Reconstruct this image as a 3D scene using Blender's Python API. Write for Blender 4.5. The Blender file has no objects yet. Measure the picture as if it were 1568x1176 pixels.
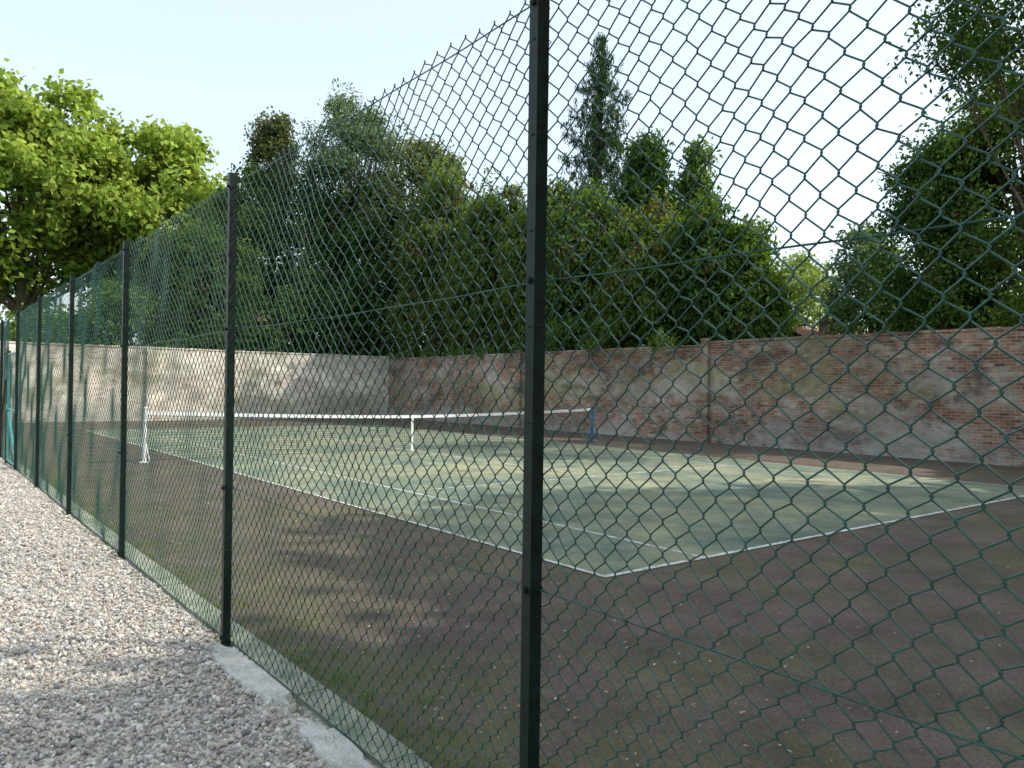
import bpy, math, numpy as np
from mathutils import Vector, Matrix
R = np.random.default_rng
scene = bpy.context.scene
H = 1.65
# ------------------------------------------------------------------ helpers
def link(ob, parent=None):
    scene.collection.objects.link(ob)
    if parent is not None: ob.parent = parent
    return ob
def empty(name, loc=(0,0,0)):
    e = bpy.data.objects.new(name, None); e.location = loc; e.empty_display_size = .2
    return link(e)
def mesh_np(name, V, F, mats, mi=None, col=None, smooth=False, parent=None):
    V = np.asarray(V, dtype=np.float32); F = np.asarray(F, dtype=np.int32)
    me = bpy.data.meshes.new(name); k = F.shape[1]; m = F.shape[0]
    me.vertices.add(len(V)); me.vertices.foreach_set('co', V.ravel())
    me.loops.add(m*k); me.loops.foreach_set('vertex_index', F.ravel())
    me.polygons.add(m); me.polygons.foreach_set('loop_start', np.arange(0, m*k, k, dtype=np.int32))
    for mt in mats: me.materials.append(mt)
    if mi is not None: me.polygons.foreach_set('material_index', np.asarray(mi, dtype=np.int32))
    me.polygons.foreach_set('use_smooth', np.full(m, smooth, dtype=bool))
    me.update(calc_edges=True)
    if col is not None:
        a = me.attributes.new('col', 'FLOAT_COLOR', 'POINT')
        c = np.ones((len(V), 4), dtype=np.float32); c[:, :3] = col
        a.data.foreach_set('color', c.ravel())
    ob = bpy.data.objects.new(name, me)
    return link(ob, parent)
class Geo:
    def __init__(s): s.V=[]; s.F=[]; s.M=[]; s.C=[]; s.n=0
    def add(s, V, F, m=0, c=(.1,.1,.1)):
        V = np.asarray(V, float); F = np.asarray(F, int)
        s.V.append(V); s.F.append(F+s.n); s.M.append(np.full(len(F), m))
        c = np.asarray(c, float)
        s.C.append(np.broadcast_to(c, (len(V),3)) if c.ndim==1 else c); s.n += len(V)
    def box(s, x0,x1,y0,y1,z0,z1, m=0, c=(.1,.1,.1)):
        V=[(x0,y0,z0),(x1,y0,z0),(x1,y1,z0),(x0,y1,z0),(x0,y0,z1),(x1,y0,z1),(x1,y1,z1),(x0,y1,z1)]
        F=[(3,2,1,0),(4,5,6,7),(0,1,5,4),(1,2,6,5),(2,3,7,6),(3,0,4,7)]
        s.add(V,F,m,c)
    def tube(s, P, rad, sides=6, m=0, c=(.1,.1,.1), cap=True):
        P=np.asarray(P,float); n=len(P); rad=np.broadcast_to(np.asarray(rad,float),(n,))
        T=np.gradient(P,axis=0); T/=np.linalg.norm(T,axis=1)[:,None]+1e-9
        ref=np.array([1.,0,0]) if abs(T[0,0])<.8 else np.array([0,1.,0])
        A=np.cross(T,ref); A/=np.linalg.norm(A,axis=1)[:,None]+1e-9
        B=np.cross(T,A)
        an=np.arange(sides)*2*math.pi/sides
        V=P[:,None]+rad[:,None,None]*(A[:,None]*np.cos(an)[None,:,None]+B[:,None]*np.sin(an)[None,:,None])
        if cap:
            V=np.concatenate([P[0]+(V[:1]-P[0])*.02,V,P[-1]+(V[-1:]-P[-1])*.02]); n+=2
        V=V.reshape(-1,3)
        i=np.arange(n-1)[:,None]*sides; j=np.arange(sides)[None]; j2=(j+1)%sides
        F=np.stack([i+j,i+j2,i+sides+j2,i+sides+j],-1).reshape(-1,4)
        s.add(V,F,m,c)
    def build(s, name, mats, smooth=False, parent=None):
        return mesh_np(name, np.concatenate(s.V), np.concatenate(s.F), mats, np.concatenate(s.M), np.concatenate(s.C), smooth, parent)

# ------------------------------------------------------------------ materials
def newmat(name):
    m=bpy.data.materials.new(name); m.use_nodes=True
    nt=m.node_tree; b=nt.nodes['Principled BSDF']
    return m, nt, b
def N(nt,t,**kw):
    n=nt.nodes.new(t)
    for k,v in kw.items(): setattr(n,k,v)
    return n
def noise(nt, vec, scale, detail=4, rough=.55, dist=0):
    n=N(nt,'ShaderNodeTexNoise'); n.inputs['Scale'].default_value=scale; n.inputs['Detail'].default_value=detail
    n.inputs['Roughness'].default_value=rough; n.inputs['Distortion'].default_value=dist
    if vec: nt.links.new(vec,n.inputs['Vector'])
    return n.outputs['Fac']
def ramp(nt, fac, stops):
    n=N(nt,'ShaderNodeValToRGB'); el=n.color_ramp.elements
    while len(el)<len(stops): el.new(.5)
    for e,(p,c) in zip(el,stops):
        e.position=p; e.color=(c[0],c[1],c[2],1) if hasattr(c,'__len__') else (c,c,c,1)
    nt.links.new(fac,n.inputs['Fac']); return n.outputs['Color']
def mix(nt, fac, a, b, mode='MIX'):
    n=N(nt,'ShaderNodeMix',data_type='RGBA',blend_type=mode)
    for s,v in ((n.inputs[0],fac),(n.inputs[6],a),(n.inputs[7],b)):
        if isinstance(v,(int,float)): s.default_value=v
        elif isinstance(v,tuple): s.default_value=(*v,1)
        else: nt.links.new(v,s)
    return n.outputs[2]
def bump(nt,b,h,st,dist=.01):
    n=N(nt,'ShaderNodeBump'); n.inputs['Strength'].default_value=st; n.inputs['Distance'].default_value=dist
    nt.links.new(h,n.inputs['Height']); nt.links.new(n.outputs[0],b.inputs['Normal'])
def pos(nt): return N(nt,'ShaderNodeNewGeometry').outputs['Position']

def leafmat(name='foliage', transl=.38):
    m,nt,b=newmat(name)
    at=N(nt,'ShaderNodeAttribute',attribute_name='col')
    di=N(nt,'ShaderNodeBsdfDiffuse'); nt.links.new(at.outputs['Color'],di.inputs['Color'])
    tr=N(nt,'ShaderNodeBsdfTranslucent')
    c=mix(nt,1.0,at.outputs['Color'],(1.35,1.3,.6),'MULTIPLY'); nt.links.new(c,tr.inputs['Color'])
    ms=N(nt,'ShaderNodeMixShader'); ms.inputs[0].default_value=transl
    nt.links.new(di.outputs[0],ms.inputs[1]); nt.links.new(tr.outputs[0],ms.inputs[2])
    nt.links.new(ms.outputs[0],nt.nodes['Material Output'].inputs['Surface'])
    nt.nodes.remove(b)
    return m
LEAF=leafmat()
def barkmat():
    m,nt,b=newmat('bark'); p=pos(nt)
    f=noise(nt,p,6,5,.7); nt.links.new(ramp(nt,f,[(.3,(.05,.038,.028)),(.7,(.16,.12,.09))]),b.inputs['Base Color'])
    b.inputs['Roughness'].default_value=.9; return m
BARK=barkmat()
def simple(name,col,rough=.5,spec=.5,var=.25,sc=8,metal=0):
    m,nt,b=newmat(name); p=pos(nt); f=noise(nt,p,sc,3,.6)
    lo=tuple(c*(1-var) for c in col); hi=tuple(min(1,c*(1+var)) for c in col)
    nt.links.new(ramp(nt,f,[(.35,lo),(.65,hi)]),b.inputs['Base Color'])
    b.inputs['Roughness'].default_value=rough; b.inputs['Specular IOR Level'].default_value=spec; b.inputs['Metallic'].default_value=metal
    return m
POSTM=simple('green_painted_steel',(.004,.013,.011),.45,.3,.5,20)
WIREM=simple('green_pvc_wire',(.014,.068,.052),.33,.5,.35,15)
TEAL=simple('teal_painted_steel',(.04,.25,.24),.4,.5,.2,10)
BLUE=simple('blue_painted_steel',(.03,.14,.27),.4,.5,.3,10)
WHITEM=simple('weathered_white_paint',(.76,.78,.78),.5,.4,.1,10)
NETM=simple('black_net',(.03,.035,.03),.8,.2,.2,10)
def colmat(name,rough=.85):
    m,nt,b=newmat(name); at=N(nt,'ShaderNodeAttribute',attribute_name='col')
    p=pos(nt); f=noise(nt,p,70,3,.6)
    c=mix(nt,1.0,at.outputs['Color'],ramp(nt,f,[(.3,.75),(.7,1.15)]),'MULTIPLY')
    nt.links.new(c,b.inputs['Base Color']); b.inputs['Roughness'].default_value=rough
    b.inputs['Specular IOR Level'].default_value=.3; return m
STONE=colmat('gravel_stone'); DEBRIS=colmat('leaf_litter')

def brickmat(name, axis, stops, lime, limeamt, mortar, soot=True):
    m,nt,b=newmat(name); p=pos(nt)
    sp=N(nt,'ShaderNodeSeparateXYZ'); nt.links.new(p,sp.inputs[0])
    cb=N(nt,'ShaderNodeCombineXYZ')
    w=noise(nt,p,.35,2,.5); wm=N(nt,'ShaderNodeMath',operation='MULTIPLY_ADD'); wm.inputs[1].default_value=.12
    nt.links.new(w,wm.inputs[0]); nt.links.new(sp.outputs['Z'],wm.inputs[2])
    nt.links.new(sp.outputs[axis],cb.inputs[0]); nt.links.new(wm.outputs[0],cb.inputs[1])
    br=N(nt,'ShaderNodeTexBrick'); nt.links.new(cb.outputs[0],br.inputs['Vector'])
    br.inputs['Scale'].default_value=1; br.inputs['Brick Width'].default_value=.235; br.inputs['Row Height'].default_value=.078
    br.inputs['Mortar Size'].default_value=.009; br.inputs['Mortar Smooth'].default_value=.3; br.inputs['Bias'].default_value=0
    br.inputs['Color1'].default_value=(0,0,0,1); br.inputs['Color2'].default_value=(1,1,1,1); br.inputs['Mortar'].default_value=(.5,.5,.5,1)
    c=ramp(nt,br.outputs['Color'],stops)
    c=mix(nt,br.outputs['Fac'],c,mortar)
    mp=N(nt,'ShaderNodeMapping'); mp.inputs['Scale'].default_value=(.5,.5,1.1); nt.links.new(p,mp.inputs[0])
    n1=noise(nt,mp.outputs[0],.8,8,.72,.4)
    c=mix(nt,ramp(nt,n1,[(limeamt,0.),(limeamt+.12,.8)]),c,lime)
    n2=noise(nt,mp.outputs[0],.4,7,.72,.3)
    c=mix(nt,ramp(nt,n2,[(.49,0.),(.60,.7)]),c,(.27,.25,.12))
    n3=noise(nt,p,3.,6,.75)
    c=mix(nt,1.0,c,ramp(nt,n3,[(.25,.5),(.75,1.25)]),'MULTIPLY')
    n5=noise(nt,mp.outputs[0],.55,5,.6,.2)
    c=mix(nt,1.0,c,ramp(nt,n5,[(.35,.68),(.65,1.2)]),'MULTIPLY')
    if soot:
        n4=noise(nt,mp.outputs[0],.9,5,.7,.5)
        c=mix(nt,ramp(nt,n4,[(.55,0.),(.64,.7)]),c,(.065,.05,.043))
    fz=N(nt,'ShaderNodeMapRange'); fz.inputs[1].default_value=0; fz.inputs[2].default_value=1.0; fz.inputs[3].default_value=1; fz.inputs[4].default_value=0
    nt.links.new(sp.outputs['Z'],fz.inputs[0])
    mm=N(nt,'ShaderNodeMath',operation='MULTIPLY'); nt.links.new(fz.outputs[0],mm.inputs[0]); nt.links.new(ramp(nt,n1,[(.4,0.),(.6,1.)]),mm.inputs[1])
    c=mix(nt,mm.outputs[0],c,(.38,.38,.35))
    nt.links.new(c,b.inputs['Base Color']); b.inputs['Roughness'].default_value=.92; b.inputs['Specular IOR Level'].default_value=.2
    inv=N(nt,'ShaderNodeMath',operation='SUBTRACT'); inv.inputs[0].default_value=1; nt.links.new(br.outputs['Fac'],inv.inputs[1])
    ad=N(nt,'ShaderNodeMath',operation='MULTIPLY_ADD'); ad.inputs[1].default_value=.6; nt.links.new(n3,ad.inputs[0]); nt.links.new(inv.outputs[0],ad.inputs[2])
    bump(nt,b,ad.outputs[0],.6,.015)
    return m
BR_R=brickmat('red_brick','Y',[(0,(.15,.075,.055)),(.3,(.31,.14,.09)),(.6,(.37,.20,.135)),(.85,(.27,.19,.14)),(1,(.46,.38,.30))],(.48,.43,.37),.47,(.38,.34,.29))
BR_L=brickmat('limewashed_brick','X',[(0,(.56,.43,.35)),(.4,(.72,.60,.50)),(.8,(.76,.68,.58)),(1,(.8,.74,.66))],(.86,.82,.72),.42,(.72,.67,.6),False)

def courtmat(name, c1,c2,c3, moss, mosscol):
    m,nt,b=newmat(name); p=pos(nt)
    n1=noise(nt,p,.35,6,.65,.3); n2=noise(nt,p,1.7,7,.68); n3=noise(nt,p,60,4,.75); n4=noise(nt,p,.8,7,.75,.6)
    c=ramp(nt,n1,[(.35,c1),(.5,c2),(.66,c3)])
    c=mix(nt,ramp(nt,n4,[(.40,0.),(.62,moss)]),c,mosscol)
    c=mix(nt,1.0,c,ramp(nt,n2,[(.25,.62),(.75,1.32)]),'MULTIPLY')
    c=mix(nt,1.0,c,ramp(nt,n3,[(.3,.6),(.7,1.4)]),'MULTIPLY')
    sp=N(nt,'ShaderNodeSeparateXYZ'); nt.links.new(p,sp.inputs[0])
    mr=N(nt,'ShaderNodeMapRange'); mr.inputs[1].default_value=1.7; mr.inputs[2].default_value=3.0; mr.inputs[3].default_value=1; mr.inputs[4].default_value=0
    nt.links.new(sp.outputs['X'],mr.inputs[0])
    mu=N(nt,'ShaderNodeMath',operation='MULTIPLY'); nt.links.new(mr.outputs[0],mu.inputs[0]); nt.links.new(ramp(nt,noise(nt,p,3.2,7,.75,.4),[(.44,0.),(.62,.9)]),mu.inputs[1])
    c=mix(nt,mu.outputs[0],c,(.095,.11,.035))
    vo=N(nt,'ShaderNodeTexVoronoi'); vo.inputs['Scale'].default_value=22; nt.links.new(p,vo.inputs['Vector'])
    c=mix(nt,ramp(nt,vo.outputs['Distance'],[(.05,.35),(.12,0.)]),c,(.30,.27,.21))
    nt.links.new(c,b.inputs['Base Color']); b.inputs['Roughness'].default_value=.92; b.inputs['Specular IOR Level'].default_value=.15
    bump(nt,b,n3,.5,.008); return m
CT_R=courtmat('worn_red_court',(.095,.072,.066),(.125,.094,.086),(.115,.098,.07),.8,(.105,.10,.058))
CT_G=courtmat('worn_green_court',(.08,.135,.12),(.135,.175,.14),(.30,.30,.19),.65,(.27,.265,.165))
def linemat():
    m,nt,b=newmat('worn_line_paint'); p=pos(nt); n=noise(nt,p,9,7,.8)
    nt.links.new(ramp(nt,n,[(.40,(.2,.22,.18)),(.54,(.60,.62,.58))]),b.inputs['Base Color']); b.inputs['Roughness'].default_value=.7; return m
LINE=linemat()
def concmat(name,a,c):
    m,nt,b=newmat(name); p=pos(nt); n=noise(nt,p,5,7,.75); n2=noise(nt,p,90,4,.7)
    cc=ramp(nt,n,[(.35,a),(.62,c)]); cc=mix(nt,1.0,cc,ramp(nt,n2,[(.3,.75),(.7,1.2)]),'MULTIPLY')
    nt.links.new(cc,b.inputs['Base Color']); b.inputs['Roughness'].default_value=.9; bump(nt,b,n2,.5,.005); return m
KERB=concmat('mossy_concrete',(.14,.17,.12),(.32,.33,.26)); CONC=concmat('pale_concrete',(.34,.33,.31),(.62,.6,.56))
def gravelmat():
    m,nt,b=newmat('gravel_bed'); p=pos(nt)
    vo=N(nt,'ShaderNodeTexVoronoi'); vo.inputs['Scale'].default_value=34; nt.links.new(p,vo.inputs['Vector'])
    sc=N(nt,'ShaderNodeSeparateColor'); nt.links.new(vo.outputs['Color'],sc.inputs[0])
    c=ramp(nt,sc.outputs[0],[(0,(.30,.28,.26)),(.4,(.48,.44,.39)),(.8,(.60,.55,.49)),(1,(.72,.68,.62))])
    c=mix(nt,1.0,c,ramp(nt,noise(nt,p,1.2,5,.6),[(.3,.8),(.7,1.1)]),'MULTIPLY')
    nt.links.new(c,b.inputs['Base Color']); b.inputs['Roughness'].default_value=.95
    inv=N(nt,'ShaderNodeMath',operation='SUBTRACT'); inv.inputs[0].default_value=1; nt.links.new(vo.outputs['Distance'],inv.inputs[1])
    bump(nt,b,inv.outputs[0],1.,.02); return m
GRAV=gravelmat()
GRASS=simple('rough_grass',(.07,.11,.03),.95,.1,.4,3)
ROOF=simple('clay_tile',(.2,.10,.06),.9,.2,.4,4); RENDERM=simple('pale_render',(.6,.55,.48),.9,.2,.1,3)

# ------------------------------------------------------------------ ground
def sheet(name,x0,x1,y0,y1,z,mat,parent=None):
    return mesh_np(name,[(x0,y0,z),(x1,y0,z),(x1,y1,z),(x0,y1,z)],[(0,1,2,3)],[mat],parent=parent)
sheet('ground',-700,700,-700,700,0,GRASS)
sheet('gravel_path',-4,1.634,-8,36.6,.004,GRAV)
def ico():
    t=(1+5**.5)/2
    v=np.array([(-1,t,0),(1,t,0),(-1,-t,0),(1,-t,0),(0,-1,t),(0,1,t),(0,-1,-t),(0,1,-t),(t,0,-1),(t,0,1),(-t,0,-1),(-t,0,1)],float)
    f=np.array([(0,11,5),(0,5,1),(0,1,7),(0,7,10),(0,10,11),(1,5,9),(5,11,4),(11,10,2),(10,7,6),(7,1,8),(3,9,4),(3,4,2),(3,2,6),(3,6,8),(3,8,9),(4,9,5),(2,4,11),(6,2,10),(8,6,7),(9,8,1)])
    return v/np.linalg.norm(v[0]),f
iv,if_=ico()
def stones():
    rg=R(5); X=[];Y=[];S=[]
    for y0,y1,den,s in ((2.4,7,2300,1.),(7,12,900,1.15),(12,22,320,1.4)):
        n=int((y1-y0)*2.35*den); X.append(rg.uniform(-.75,1.60,n)); Y.append(rg.uniform(y0,y1,n)); S.append(rg.uniform(.006,.0145,n)*s*rg.choice([1,1,1,1.45],n))
    X=np.concatenate(X);Y=np.concatenate(Y);S=np.concatenate(S)
    ok=~((X>1.47)&(Y>3.0)&(Y<5.05)&(R(1).random(len(X))>.25)); X,Y,S=X[ok],Y[ok],S[ok]; n=len(X)
    q=rg.normal(size=(n,3,3))
    a=q[:,0]/np.linalg.norm(q[:,0],axis=1)[:,None]; b=q[:,1]-a*(a*q[:,1]).sum(1)[:,None]; b/=np.linalg.norm(b,axis=1)[:,None]; c=np.cross(a,b)
    sc=rg.uniform(.6,1.35,(n,3)); sc[:,2]*=.7
    base=iv[None]*rg.uniform(.78,1.15,(n,12,1))
    base=base*sc[:,None,:]*S[:,None,None]
    V=base[:,:,0:1]*a[:,None]+base[:,:,1:2]*b[:,None]+base[:,:,2:3]*c[:,None]
    V[:,:,0]+=X[:,None];V[:,:,1]+=Y[:,None];V[:,:,2]+=(.006+rg.uniform(0,.016,n))[:,None]
    F=(if_[None]+12*np.arange(n)[:,None,None]).reshape(-1,3)
    pal=np.array([(.42,.40,.38),(.54,.51,.47),(.58,.51,.43),(.48,.40,.33),(.25,.24,.24),(.74,.71,.67),(.62,.58,.52)])
    col=pal[rg.choice(7,n,p=[.21,.22,.17,.07,.07,.10,.16])]*rg.uniform(.78,1.15,(n,1))
    mesh_np('gravel',V.reshape(-1,3),F,[STONE],col=np.repeat(col,12,0))
stones()

# ------------------------------------------------------------------ tennis court
court=empty('tennis_court')
sheet('red_surround',1.80,20.3,-3,36.8,.010,CT_R,court)
X0,X1,Y0,Y1,YN=4.82,15.8,4.83,30.0,17.4
sheet('green_play_area',X0,X1,Y0,Y1,.014,CT_G,court)
lg=Geo(); w=.05; z=.018
def line(x0,x1,y0,y1): lg.add([(x0,y0,z),(x1,y0,z),(x1,y1,z),(x0,y1,z)],[(0,1,2,3)])
line(X0,X1,Y0,Y0+w*1.3); line(X0,X1,Y1-w,Y1)
for x in (X0,X0+1.37,X1-1.37-w,X1-w): line(x,x+w,Y0+w*1.3,Y1-w)
for y in (YN-6.8,YN+6.8): line(X0+1.37+w,X1-1.37-w,y,y+w)
line(10.28,10.33,YN-6.8+w,YN+6.8)
lg.build('court_lines',[LINE],parent=court)
kg=Geo(); rg=R(3); y=-8.
while y<36.6:
    L=.915; kg.box(1.635,1.798+rg.uniform(-.006,.003),y,y+L-.006,-.05,.030+rg.uniform(-.004,.004)); y+=L
kg.build('concrete_kerb',[KERB])
def footing(yc,seed,L=.55,wd=.085):
    rg=R(seed); n=26; an=np.linspace(0,2*math.pi,n,endpoint=False)
    rr=1+rg.uniform(-.22,.16,n)
    x=1.545+np.cos(an)*wd*rr; yy=yc+np.sin(an)*L*rr; x=np.minimum(x,1.632)
    V=[(a,b,.0) for a,b in zip(x,yy)]+[(1.545+(a-1.545)*.9,yc+(b-yc)*.94,.030+rg.uniform(-.003,.003)) for a,b in zip(x,yy)]
    F=[(i,(i+1)%n,n+(i+1)%n,n+i) for i in range(n)]
    F+= [(n+i,n+i+1,n+n-2-i,n+n-1-i) for i in range(0,n//2-1)]
    mesh_np('concrete_footing',V,F,[CONC])
footing(4.4,1,.62,.10); footing(3.25,4,.35)

# ------------------------------------------------------------------ fence
FX=1.617; SP=3.02; FY0=1.925; FH=2.965
fence=empty('chain_link_fence',(0,0,0))
def warp(y,z):
    d=.018*np.sin(y*2.1+z*1.3+.5)+.012*np.sin(y*4.7-z*2.9+1.1)+.006*np.sin(y*9.1+z*6.3)
    ph=((y-FY0)/SP)%1.0; pin=np.sin(math.pi*ph)**.6
    dy=.012*np.sin(z*3.1+y*1.7)+.009*np.sin(z*7.7-y*5.1+2)
    dz=.012*np.sin(y*3.3+z*2.1+.7)+.008*np.sin(y*11.+z*4.)-.014*np.sin(math.pi*ph)*(z/3)
    return d*pin,dy*pin,dz
def chain(name,ya,yb,rad=.0025,sides=5,zt=FH,x=FX+.012,parent=fence):
    W=.086; HD=.086; ns=int(round((yb-ya)/(W/2))); hw=(yb-ya)/ns; zs=np.arange(.03,zt+.001,HD/2); nz=len(zs)
    rg=R(int(abs(ya)*100))
    i=np.arange(ns)[:,None]; j=np.arange(nz)[None]
    right=((i+j)%2==0)
    y=ya+(i+right)*hw+np.where(right,.0014,-.0014)
    zz=np.broadcast_to(zs[None],y.shape).copy()
    node=rg.normal(0,.0019,(ns+1,nz,2))
    ii=np.broadcast_to(i+right,y.shape); jj=np.broadcast_to(j,y.shape)
    jit=node[ii,jj]
    dx=np.where(right,.0022,-.0022)
    wx,wy,wz=warp(y,zz)
    C=np.stack([x+dx+wx,y+wy+jit[...,0],zz+wz+jit[...,1]],-1)
    e=.0062
    lo=C.copy(); hi=C.copy(); lo[...,2]-=e; hi[...,2]+=e
    tw=np.where(right,1,-1)*.0026
    lo[...,1]-=tw*.3; hi[...,1]-=tw*.3; C[...,1]+=tw*.6
    P=np.stack([lo,C,hi],2).reshape(ns,-1,3) if sides>=5 else np.stack([lo,hi],2).reshape(ns,-1,3)
    A=P[:,:-1]; B=P[:,1:]; D=B-A; D/=np.linalg.norm(D,axis=2)[:,:,None]
    n=np.array([1.,0,0]); S=np.cross(D,n); S/=np.linalg.norm(S,axis=2)[:,:,None]; U=np.cross(S,D)
    A=A-D*rad*.25; B=B+D*rad*.25
    an=np.arange(sides)*2*math.pi/sides
    ring=rad*(S[...,None,:]*np.cos(an)[:,None]+U[...,None,:]*np.sin(an)[:,None])
    V=np.stack([A[...,None,:]+ring,B[...,None,:]+ring],2).reshape(-1,3)
    m=ns*(P.shape[1]-1); base=(np.arange(m)*2*sides)[:,None]; q=np.arange(sides)[None]; q2=(q+1)%sides
    F=np.stack([base+q,base+q2,base+sides+q2,base+sides+q],-1).reshape(-1,4)
    mesh_np(name,V,F,[WIREM],smooth=True,parent=parent)
for k in range(-2,12):
    ya=FY0+k*SP; yb=ya+SP
    if k==5: continue
    yb=min(yb,36.75)
    chain('mesh_panel_%d'%(k+3),ya,yb,.0024,5 if k<2 else 3)
chain('mesh_panel_gate_side',18.72,FY0+6*SP,.0024,3)
pg=Geo()
for k in range(-2,12):
    y=FY0+k*SP
    pg.box(FX-.030,FX+.012,y-.003,y+.003,-.1,FH+.02)
    pg.box(FX-.036,FX-.030,y-.003,y+.040,-.1,FH+.02)
    for zc in (.06,1.0,2.0,2.9):
        pg.tube([(FX-.048,y+.02,zc),(FX+.03,y+.02,zc)],.005,6)
        pg.tube([(FX-.046,y+.02,zc),(FX-.036,y+.02,zc)],.011,6)
    for zc in np.arange(.3,2.9,.31):
        a=np.linspace(0,2*math.pi,9); pg.tube(np.stack([FX-.006+np.cos(a)*.034,y+.016+np.sin(a)*.032,zc+np.sin(a*2)*.004],-1),.0018,4,cap=False)
pg.build('fence_posts',[POSTM],parent=fence)
wg=Geo()
for zc in (.045,1.0,2.0,2.925):
    ys=np.arange(-4,36.7,.12); ph=((ys-FY0)/SP)%1
    wg.tube(np.stack([FX+.006+.0*ys,ys,zc-.014*np.sin(math.pi*ph)+.002*np.sin(ys*7)],-1),.0028,5,cap=False)
wg.build('line_wires',[WIREM],smooth=True,parent=fence)
bg=Geo()
bg.box(FX-.035,FX+.035,18.66,18.73,-.1,2.28)
bg.tube([(FX-.03,20.1,.05),(FX-.03,18.9,1.7)],.02,6)
bg.build('gate_post',[simple('rusty_steel',(.05,.03,.022),.8,.3,.4,12)],parent=fence)
gate=empty('metal_gate'); gg=Geo()
ya,yb=17.10,18.62
for P in ([(FX,ya,.08),(FX,ya,2.2)],[(FX,yb,.08),(FX,yb,2.2)],[(FX,ya,.08),(FX,yb,.08)],[(FX,ya,2.2),(FX,yb,2.2)],[(FX,ya,1.1),(FX,yb,1.1)],[(FX,ya,.08),(FX,yb,1.1)]):
    gg.tube(P,.024,8)
gg.box(FX-.04,FX+.04,yb-.1,yb-.03,1.05,1.2)
gg.build('gate_frame',[TEAL],parent=gate)
chain('gate_mesh',ya,yb,.0022,3,2.18,FX,gate)

# ------------------------------------------------------------------ net
net=empty('tennis_net')
ng=Geo(); xa,xb=3.9,16.7
def ztop(x):
    t=(x-(xa+xb)/2)/((xb-xa)/2); return .93+.15*np.abs(t)**1.6
for x in np.arange(xa+.05,xb-.04,.06):
    zt=ztop(x)-.04; ng.add([(x-.003,YN,.06),(x+.003,YN,.06),(x+.003,YN,zt),(x-.003,YN,zt)],[(0,1,2,3)])
for f in np.linspace(0,1,18):
    X=np.linspace(xa+.05,xb-.05,60); Z=.06+f*(ztop(X)-.1)
    V=np.concatenate([np.stack([X,X*0+YN+.002,Z-.003],-1),np.stack([X,X*0+YN+.002,Z+.003],-1)])
    ng.add(V,[(i,i+1,60+i+1,60+i) for i in range(59)])
ng.build('net_cord',[NETM],parent=net)
tg=Geo(); X=np.linspace(xa+.04,xb-.04,60)
for s in (-.006,.006):
    V=np.concatenate([np.stack([X,X*0+YN+s,ztop(X)-.075],-1),np.stack([X,X*0+YN+s,ztop(X)],-1)]); tg.add(V,[(i,i+1,60+i+1,60+i) for i in range(59)])
tg.box(10.27,10.33,YN-.009,YN+.009,.02,ztop(10.3)+.004)
tg.build('white_band_and_strap',[WHITEM],parent=net)
for nm,x,mt in (('near_post',xa,WHITEM),('far_post',xb,BLUE)):
    g=Geo(); g.tube([(x,YN,0),(x,YN,1.14)],.045,12); g.tube([(x,YN,1.14),(x,YN,1.17)],[.05,.03],12)
    g.box(x-.09,x+.09,YN-.09,YN+.09,.012,.03); g.tube([(x,YN-.05,.85),(x,YN-.16,.85)],.015,8); g.tube([(x,YN-.16,.85),(x+.02,YN-.17,1.0)],.012,8)
    s=1 if x>10 else -.3
    g.tube([(x-s*.35,YN,.03),(x,YN,.55)],.014,8)
    g.build(nm,[mt],parent=net)

# ------------------------------------------------------------------ brick walls
def wall(name,axis,a,b,fixed,thick,htop,mat,piers,seed):
    e=empty(name); g=Geo(); rg=R(seed)
    def bx(a0,a1,d0,d1,z0,z1,G=g):
        if axis=='Y': G.box(fixed+d0,fixed+d1,a0,a1,z0,z1)
        else: G.box(a0,a1,fixed+d0,fixed+d1,z0,z1)
    for (s0,s1,h) in htop: bx(s0,s1,0,thick,-.1,h)
    g.build('brickwork',[mat],parent=e)
    g2=Geo()
    for pc,hp,hw in piers: bx(pc-hw,pc+hw,-.12,-.002,-.1,hp,g2); bx(pc-hw-.02,pc+hw+.02,-.14,-.002,hp,hp+.07,g2)
    if piers: g2.build('piers',[mat],parent=e)
    g3=Geo()
    for (s0,s1,h) in htop:
        p=s0
        while p<s1-.08:
            L=rg.uniform(.2,.235); j=rg.uniform(-.012,.012); d=rg.uniform(-.012,.01)
            bx(p+.004,min(p+L,s1)-.004,-.03+d,thick+.03+d,h+.001,h+.062+j,g3); p+=L
    g3.build('coping',[mat],parent=e)
wall('brick_garden_wall','Y',-20,37.15,20.3,.35,[(-20,15.9,3.2),(15.904,37.15,3.1)],BR_R,[(25.6,3.2,.18),(15.9,3.28,.14),(2.0,3.28,.18)],1)
wall('limewashed_garden_wall','X',-14,20.29,36.8,.35,[(-14,20.29,3.2)],BR_L,[(8.4,3.2,.12),(0,3.2,.12)],2)

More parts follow.
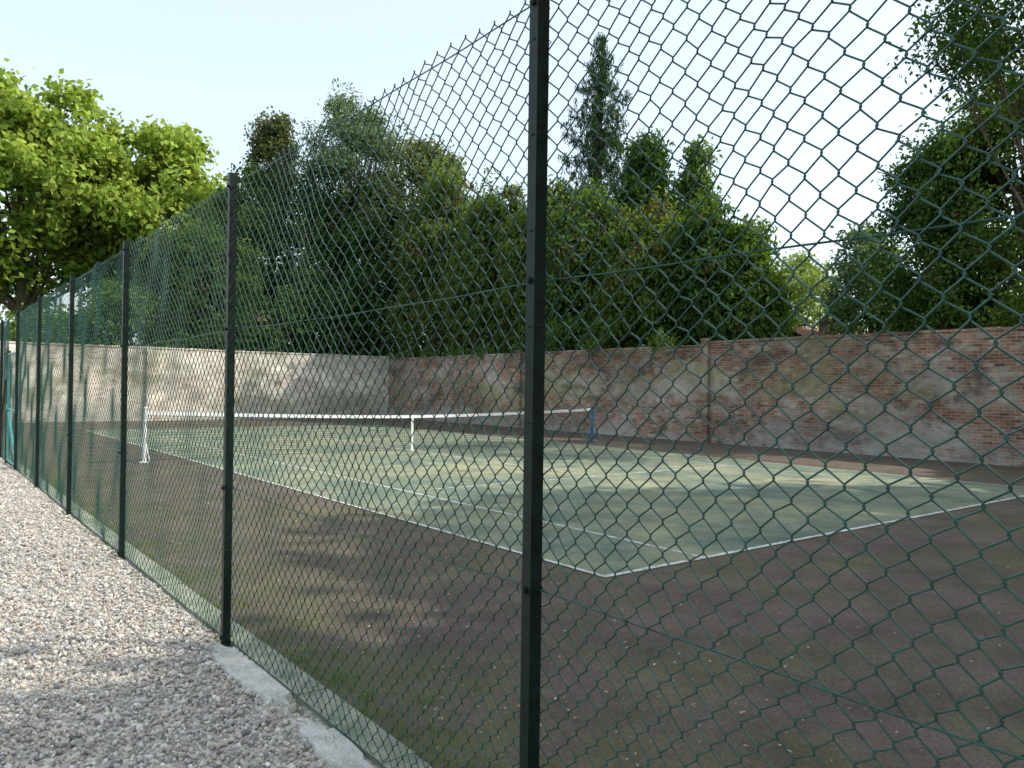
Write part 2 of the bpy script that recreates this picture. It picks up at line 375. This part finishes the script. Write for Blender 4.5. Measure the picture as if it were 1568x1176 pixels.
# ------------------------------------------------------------------ trees
def norm(v): return v/(np.linalg.norm(v,axis=-1,keepdims=True)+1e-9)
def add_leaves(g,C,n_per,spread,a,b,c_lo,c_hi,rg,outn=None,droop=0.,outw=.6,cf=None,brown=0.):
    m=len(C); n=m*n_per
    off=rg.normal(size=(n,3))*spread
    P=np.repeat(C,n_per,0)+off
    nor=rg.normal(size=(n,3))
    if outn is not None: nor=norm(nor)*(1-outw)+np.repeat(outn,n_per,0)*outw+rg.normal(size=(n,3))*.15
    nor=norm(nor)
    t=rg.normal(size=(n,3)); t[:,2]-=droop*2.
    t=norm(t-nor*(t*nor).sum(1)[:,None]); s=np.cross(nor,t)
    A=(a*rg.uniform(.6,1.3,n))[:,None]; B=(b*rg.uniform(.7,1.25,n))[:,None]
    V=np.stack([P-t*A,P+s*B-t*A*.1,P+t*A,P-s*B-t*A*.1],1).reshape(-1,3)
    F=np.arange(n*4).reshape(-1,4)
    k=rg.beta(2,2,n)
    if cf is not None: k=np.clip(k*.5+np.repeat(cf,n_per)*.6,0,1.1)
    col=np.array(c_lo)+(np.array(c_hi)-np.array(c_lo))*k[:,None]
    col=col*rg.uniform(.8,1.2,(n,1))
    if brown>0:
        bf=.5+.5*np.sin(C[:,0]*1.7+C[:,1]*1.1)*np.sin(C[:,2]*1.3+C[:,1]*.9)   # bare brown twigs gather in patches
        bm=np.repeat(rg.random(m)<brown*3*bf**2,n_per); col[bm]=np.array((.15,.12,.07))*rg.uniform(.6,1.2,(bm.sum(),1))
    g.add(V,F,0,np.repeat(col,4,0))
def rand_dir(rg,n,zb=0.):
    d=rg.normal(size=(n,3)); d[:,2]+=zb; return norm(d)
def broadleaf(name,x,y,top,r,zb,c_lo,c_hi,seed,lobes=18,clumps=900,n_per=22,a=.13,b=.07,droop=.2,spread=.24,lobe_r=(.26,.42),flat=.75,trunk=.3,brown=0.,open_=0.,top_w=1.,shell=.45,rough=.22):
    rg=R(seed); g=Geo(); cz=(top+zb)/2; rz=(top-zb)/2
    def prof(zn): return 1-(1-top_w)*np.clip((zn+1)/2,0,1)
    ld=rand_dir(rg,lobes,.1); LR=rg.uniform(*lobe_r,lobes)*r
    fr=rg.uniform(.5,1.,lobes)**.7
    LC=np.stack([ld[:,0]*fr*(r-LR*.8),ld[:,1]*fr*(r-LR*.8),ld[:,2]*fr*(rz-LR*flat*.8)],-1)
    LC[:,:2]*=prof(LC[:,2]/rz)[:,None]
    LC+=np.array([x,y,cz])
    ncl=int(clumps*(1-shell)); per=(LR**2/np.sum(LR**2)*ncl).astype(int)+3
    Cs=[];Ns=[];Cf=[]
    for c,lr,n in zip(LC,LR,per):
        d=rand_dir(rg,n,.25); rr=lr*rg.uniform(.62,1.08,n)**.7
        p=c+d*rr[:,None]*np.array([1,1,flat])
        k=.5+.5*np.sin(d[:,0]*5+seed)*np.sin(d[:,1]*6+c[0])*np.cos(d[:,2]*5)
        keep=rg.random(n)>open_*k
        Cs.append(p[keep]);Ns.append(d[keep])
        Cf.append(np.clip(.45+.4*d[keep][:,2]+rg.normal(0,.18,keep.sum())+1.2*(rr[keep]/lr-.85),0,1))  # light tops and shaded undersides of the lobes painted into leaf colour
    n=int(clumps*shell); d=rand_dir(rg,n,0.)
    ph=rg.uniform(0,6.28,6)
    az=np.arctan2(d[:,1],d[:,0]); zz=np.arcsin(d[:,2])
    rip=.5*np.sin(az*3+ph[0]+2*zz)*np.cos(zz*4+ph[1])+.3*np.sin(az*7+ph[2])*np.sin(zz*9+ph[3])+.2*np.sin(az*13+ph[4]-zz*11)
    rad=(.84+rough*rip)*rg.uniform(.72,1.04,n)**.6
    rad=np.minimum(rad,1.08)
    p=d*rad[:,None]*np.array([r,r,rz]); p[:,:2]*=prof(p[:,2]/rz)[:,None]; p+=np.array([x,y,cz])
    keep=rg.random(n)>open_*(.5-.5*rip)
    Cs.append(p[keep]);Ns.append(d[keep]);Cf.append(np.clip(.4+.3*d[keep][:,2]+rg.normal(0,.15,keep.sum())+.45*rip[keep],0,1))  # leaf colour carries painted shading: lighter crown top, darker hollows
    Cs=np.concatenate(Cs);Ns=np.concatenate(Ns);Cf=np.concatenate(Cf)
    ok=Cs[:,2]>zb-.6; Cs,Ns,Cf=Cs[ok],Ns[ok],Cf[ok]
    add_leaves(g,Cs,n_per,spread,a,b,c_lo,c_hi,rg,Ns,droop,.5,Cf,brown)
    if trunk>0:
        zs=np.linspace(0,cz+rz*.4,9); tr=trunk*(1-.8*zs/zs[-1])
        tp=np.stack([x+.25*np.sin(zs*.4+seed)*zs/zs[-1],y+.25*np.cos(zs*.5+seed)*zs/zs[-1],zs-.1],-1)
        g.tube(tp,tr,8,1)
        for c,lr in zip(LC,LR):
            i=rg.integers(3,8); s=tp[i]
            t=np.linspace(0,1,6)[:,None]; mid=(s+c)/2+np.array([0,0,-.3])*r*.2
            P=(1-t)**2*s+2*t*(1-t)*mid+t*t*c
            g.tube(P,np.linspace(tr[i]*.4,.02,6),5,1)
            for q in range(3):
                e=c+rand_dir(rg,1,.3)[0]*lr*.9
                g.tube([P[3],(P[4]+e)/2,e],[tr[i]*.15,.02,.008],4,1,cap=False)
    return g.build(name,[LEAF,BARK])
def spruce(name,x,y,top,r,z0,c_lo,c_hi,seed):
    rg=R(seed); g=Geo()
    g.tube([(x,y,-.1),(x,y,top*.5),(x+.05,y,top)],[.28,.15,.015],8,1)
    Cs=[];Ns=[]
    z=z0; an0=0.
    while z<top-.1:
        f=(top-z)/(top-z0); L0=r*(f**.85)+.12; nb=rg.integers(5,8); an0+=rg.uniform(.3,.9)
        for q in range(nb):
            an=an0+q*2*math.pi/nb+rg.normal(0,.15); L=L0*rg.uniform(.6,1.2); dirr=np.array([math.cos(an),math.sin(an),0])
            def curve(t): return L*(.12*t-.62*t*t*(.5+f)+.38*t**4)
            t=np.linspace(0,1,7)
            P=np.array([x,y,z])+dirr*t[:,None]*L; P[:,2]+=curve(t)
            g.tube(P,np.linspace(.03*f+.010,.004,7),4,1,cap=False)
            m=max(4,int(L*11)); tt=rg.uniform(.05,1,m)
            hang=rg.random(m)*(.15+.40*tt*(1-tt)*2)*min(1,L)
            Q=np.array([x,y,z])+dirr*tt[:,None]*L; Q[:,2]+=curve(tt)-hang
            Q[:,:2]+=rg.normal(0,.07,(m,2)); Cs.append(Q); Ns.append(np.tile([dirr[1],-dirr[0],0.],(m,1)))
        z+=rg.uniform(.42,.62)*(.6+.5*f)
    Cs=np.concatenate(Cs);Ns=np.concatenate(Ns)
    add_leaves(g,Cs,11,np.array([.06,.06,.11]),.13,.024,c_lo,c_hi,rg,Ns,1.6,.1,rg.random(len(Cs)))
    return g.build(name,[LEAF,BARK])

DK=((.02,.048,.016),(.09,.16,.045)); MD=((.033,.075,.022),(.155,.245,.065)); YW=((.033,.07,.02),(.165,.235,.06))
BL=((.05,.09,.055),(.17,.24,.13)); BR=((.06,.085,.035),(.19,.22,.09)); LT=((.045,.09,.016),(.37,.48,.10))
SF=dict(a=.13,b=.06,n_per=18)
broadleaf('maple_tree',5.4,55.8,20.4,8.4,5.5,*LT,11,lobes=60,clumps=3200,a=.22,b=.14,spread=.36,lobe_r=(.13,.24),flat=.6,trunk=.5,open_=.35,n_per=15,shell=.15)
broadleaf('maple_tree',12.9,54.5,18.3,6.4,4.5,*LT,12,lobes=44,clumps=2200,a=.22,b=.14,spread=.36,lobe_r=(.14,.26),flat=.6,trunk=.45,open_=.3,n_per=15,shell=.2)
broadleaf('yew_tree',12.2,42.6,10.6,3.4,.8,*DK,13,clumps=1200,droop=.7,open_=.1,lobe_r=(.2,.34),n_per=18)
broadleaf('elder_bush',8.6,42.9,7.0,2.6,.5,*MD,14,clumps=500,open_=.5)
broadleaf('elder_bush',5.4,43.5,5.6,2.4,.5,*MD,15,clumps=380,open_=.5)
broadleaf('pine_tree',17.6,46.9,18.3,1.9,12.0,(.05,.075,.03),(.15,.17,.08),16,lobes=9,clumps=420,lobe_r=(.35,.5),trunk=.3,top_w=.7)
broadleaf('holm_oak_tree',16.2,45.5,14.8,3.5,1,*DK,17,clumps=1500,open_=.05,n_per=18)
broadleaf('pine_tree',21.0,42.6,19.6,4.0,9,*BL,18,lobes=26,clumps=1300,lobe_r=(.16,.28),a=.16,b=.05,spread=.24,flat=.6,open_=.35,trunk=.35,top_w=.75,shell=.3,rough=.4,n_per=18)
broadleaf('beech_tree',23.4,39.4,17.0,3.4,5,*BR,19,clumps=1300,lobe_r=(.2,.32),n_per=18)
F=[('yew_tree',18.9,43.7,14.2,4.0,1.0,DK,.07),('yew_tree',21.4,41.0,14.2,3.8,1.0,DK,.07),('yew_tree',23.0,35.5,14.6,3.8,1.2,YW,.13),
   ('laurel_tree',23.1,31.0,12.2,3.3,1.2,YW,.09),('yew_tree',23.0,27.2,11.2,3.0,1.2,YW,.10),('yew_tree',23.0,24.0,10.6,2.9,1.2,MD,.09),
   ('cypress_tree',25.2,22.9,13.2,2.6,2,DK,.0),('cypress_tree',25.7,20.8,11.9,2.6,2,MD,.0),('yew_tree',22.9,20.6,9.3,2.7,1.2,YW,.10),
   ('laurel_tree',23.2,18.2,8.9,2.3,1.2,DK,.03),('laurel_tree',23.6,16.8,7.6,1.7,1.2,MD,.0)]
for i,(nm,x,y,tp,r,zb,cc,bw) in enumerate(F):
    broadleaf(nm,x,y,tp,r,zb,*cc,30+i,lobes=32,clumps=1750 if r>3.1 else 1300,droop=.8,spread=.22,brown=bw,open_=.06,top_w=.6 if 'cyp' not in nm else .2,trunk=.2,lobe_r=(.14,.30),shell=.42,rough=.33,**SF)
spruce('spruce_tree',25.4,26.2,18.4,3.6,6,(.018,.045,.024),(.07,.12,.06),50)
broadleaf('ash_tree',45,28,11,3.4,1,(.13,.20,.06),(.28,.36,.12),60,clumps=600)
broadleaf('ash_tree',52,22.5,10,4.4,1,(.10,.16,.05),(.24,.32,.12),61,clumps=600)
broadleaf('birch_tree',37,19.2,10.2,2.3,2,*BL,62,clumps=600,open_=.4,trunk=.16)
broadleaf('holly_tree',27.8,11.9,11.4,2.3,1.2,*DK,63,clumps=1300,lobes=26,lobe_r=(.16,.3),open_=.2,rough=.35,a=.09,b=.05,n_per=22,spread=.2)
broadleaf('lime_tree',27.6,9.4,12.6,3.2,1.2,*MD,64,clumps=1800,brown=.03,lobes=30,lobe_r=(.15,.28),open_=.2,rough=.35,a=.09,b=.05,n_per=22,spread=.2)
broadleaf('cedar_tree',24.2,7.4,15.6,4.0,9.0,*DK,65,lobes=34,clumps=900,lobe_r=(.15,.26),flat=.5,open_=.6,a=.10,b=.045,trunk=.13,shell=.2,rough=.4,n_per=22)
rg=R(77); g=Geo()
def hedge(n,X,Y,Z,cc,a=.13,b=.065,br=.1):
    C=np.stack([X,Y,Z],-1); add_leaves(g,C,18,.26,a,b,*cc,rg,None,.6,.5,rg.random(n),br)
n=1100; ys=rg.uniform(15.5,36.5,n); hedge(n,21.9+np.abs(rg.normal(0,.5,n)),ys,2.4+np.abs(rg.normal(0,.8,n))+.6*np.sin(ys*1.3),DK)
n=900; ys=rg.uniform(18,42,n); hedge(n,26.5+rg.normal(0,.4,n),ys,rg.uniform(.5,8.0,n),DK,.2,.11,.03)
n=1100; xs=rg.uniform(9.5,24,n); hedge(n,xs,39.4+rg.normal(0,.6,n),rg.uniform(1.0,1.5,n)+rg.random(n)**1.3*(2.2+3.2*np.clip((xs-10)/6,0,1)),DK,.15,.075,.05)
ys=np.concatenate([rg.normal(c,.35,14) for c in (35.6,33,30.5,28.2,24.2,21.5,17.8)]); m=len(ys)
C=np.stack([20.45+rg.normal(0,.25,m),ys,3.15+np.abs(rg.normal(0,.18,m))],-1)
add_leaves(g,C,14,.14,.10,.05,*MD,rg,None,.9,.5,rg.random(len(C)))
g.build('ivy_hedge',[LEAF,BARK])
g=Geo(); rg=R(88)
for (x0,y0,x1,y1,h) in ((-60,100,60,105,9),(55,70,95,10,10),(90,20,80,-40,10)):
    t=rg.random(2600); hh=h*(.55+.35*np.sin(t*37)**2+.2*np.sin(t*90+1))
    C=np.stack([x0+(x1-x0)*t+rg.normal(0,2,2600),y0+(y1-y0)*t+rg.normal(0,2,2600),hh*rg.uniform(0,1,2600)**.6],-1)
    add_leaves(g,C,7,.6,.45,.3,(.08,.12,.06),(.18,.25,.12),rg,None,.2,.5,rg.random(len(C)))
g.build('distant_trees',[LEAF])
for i,(x,y,tp,r) in enumerate([(25,-1.5,11,3.8),(21.8,-6.5,23.,5.2),(15.0,-7.5,18.,4.9),(9.5,-8,17,5.0),(4.5,-9,15,4.6)]):
    broadleaf('lime_tree',x,y,tp,r,2.5,*MD,100+i,lobes=22,clumps=1100,n_per=12,a=.3,b=.2,spread=.42,open_=.22,trunk=.4,shell=.3)

# ------------------------------------------------------------------ cottage
house=empty('cottage'); g=Geo()
g.box(35.0,40,20.6,24.2,0,3.9); g.build('house_walls',[RENDERM],parent=house)
g=Geo(); V=[(34.8,20.4,3.85),(40.2,20.4,3.85),(40.2,24.4,3.85),(34.8,24.4,3.85),(34.8,22.4,5.0),(40.2,22.4,5.0)]
g.add(V,[(0,1,5,4),(2,3,4,5)]); g.build('roof',[ROOF],parent=house)
g=Geo(); g.box(37.0,37.6,21.4,21.9,4.0,5.25); g.box(36.95,37.65,21.35,21.95,5.25,5.35); g.tube([(37.3,21.65,5.35),(37.3,21.65,5.75)],[.13,.1],10); g.build('chimney',[BR_R],parent=house)

# ------------------------------------------------------------------ litter, weeds
g=Geo(); rg=R(9); n=3400
x=1.85+rg.exponential(2.4,n); y=rg.uniform(.5,16,n); ok=x<19; x,y=x[ok],y[ok]; n=len(x)
P=np.stack([x,y,.024+rg.uniform(0,.006,n)],-1)
nn=norm(np.stack([rg.normal(0,.3,n),rg.normal(0,.3,n),np.ones(n)],-1)); t=norm(np.cross(nn,rg.normal(size=(n,3)))); s=np.cross(nn,t)
A=rg.uniform(.005,.015,(n,1)); B=A*rg.uniform(.3,.7,(n,1))
V=np.stack([P-t*A,P+s*B,P+t*A,P-s*B],1).reshape(-1,3)
pal=np.array([(.28,.22,.12),(.18,.12,.07),(.35,.31,.2),(.12,.14,.05),(.42,.38,.3)]); col=pal[rg.integers(0,5,n)]
g.add(V,np.arange(n*4).reshape(-1,4),0,np.repeat(col,4,0)); g.build('fallen_leaves',[DEBRIS])
g=Geo(); n=260
x=np.where(rg.random(n)<.85,1.81+rg.exponential(.13,n),1.57+rg.normal(0,.02,n)); y=2+14*rg.random(n)**1.6
xs=np.repeat(x,16)+rg.normal(0,.018,n*16); ysr=np.repeat(y,16)+rg.normal(0,.03,n*16); m=len(xs)
hgt=rg.uniform(.012,.045,m); lean=rg.normal(0,.022,(m,2)); wd=rg.uniform(.0015,.003,m); an=rg.uniform(0,6.28,m)
b0=np.stack([xs-wd*np.cos(an),ysr-wd*np.sin(an),xs*0+.01],-1); b1=np.stack([xs+wd*np.cos(an),ysr+wd*np.sin(an),xs*0+.01],-1)
tp=np.stack([xs+lean[:,0],ysr+lean[:,1],.01+hgt],-1)
V=np.stack([b0,b1,tp+np.array([.0006,0,0]),tp-np.array([.0006,0,0])],1).reshape(-1,3)
g.add(V,np.arange(m*4).reshape(-1,4),0,np.repeat(np.array([(.15,.21,.06)])*rg.uniform(.6,1.5,(m,1)),4,0)); g.build('grass_tufts',[LEAF])

# ------------------------------------------------------------------ light
EL=math.radians(45); sd=Vector((.766*math.cos(EL),-.643*math.cos(EL),math.sin(EL)))
su=bpy.data.lights.new('sun','SUN'); su.energy=5.0; su.angle=math.radians(.5); su.color=(1,.94,.82)
so=link(bpy.data.objects.new('sun',su)); so.rotation_euler=sd.to_track_quat('Z','Y').to_euler(); so.location=(40,-30,50)
wd=bpy.data.worlds.new('World'); scene.world=wd; wd.use_nodes=True; nt=wd.node_tree
sk=nt.nodes.new('ShaderNodeTexSky'); sk.sky_type='NISHITA'; sk.sun_disc=False; sk.sun_elevation=EL; sk.sun_rotation=math.atan2(.766,-.643)
sk.air_density=1.0; sk.dust_density=3.0; sk.ozone_density=1.0
hz=mix(nt,1.0,sk.outputs[0],(4.0,4.5,4.5),'ADD')   # thin summer haze over the whole sky
nt.links.new(hz,nt.nodes['Background'].inputs[0]); nt.nodes['Background'].inputs[1].default_value=.15

# ------------------------------------------------------------------ camera
cam=bpy.data.cameras.new('camera'); cam.sensor_width=36; cam.lens=1190/1568*36; cam.clip_end=2000; cam.clip_start=.05
co=link(bpy.data.objects.new('camera',cam))
pit=math.radians(.34); f=Vector((.614*math.cos(pit),.789*math.cos(pit),math.sin(pit)))
rot=f.to_track_quat('-Z','Y').to_matrix().to_4x4()
co.matrix_world=Matrix.Translation((0,0,H))@rot@Matrix.Rotation(math.radians(.8),4,'Z')
scene.camera=co
scene.view_settings.view_transform='Standard'; scene.view_settings.look='None'; scene.view_settings.exposure=0
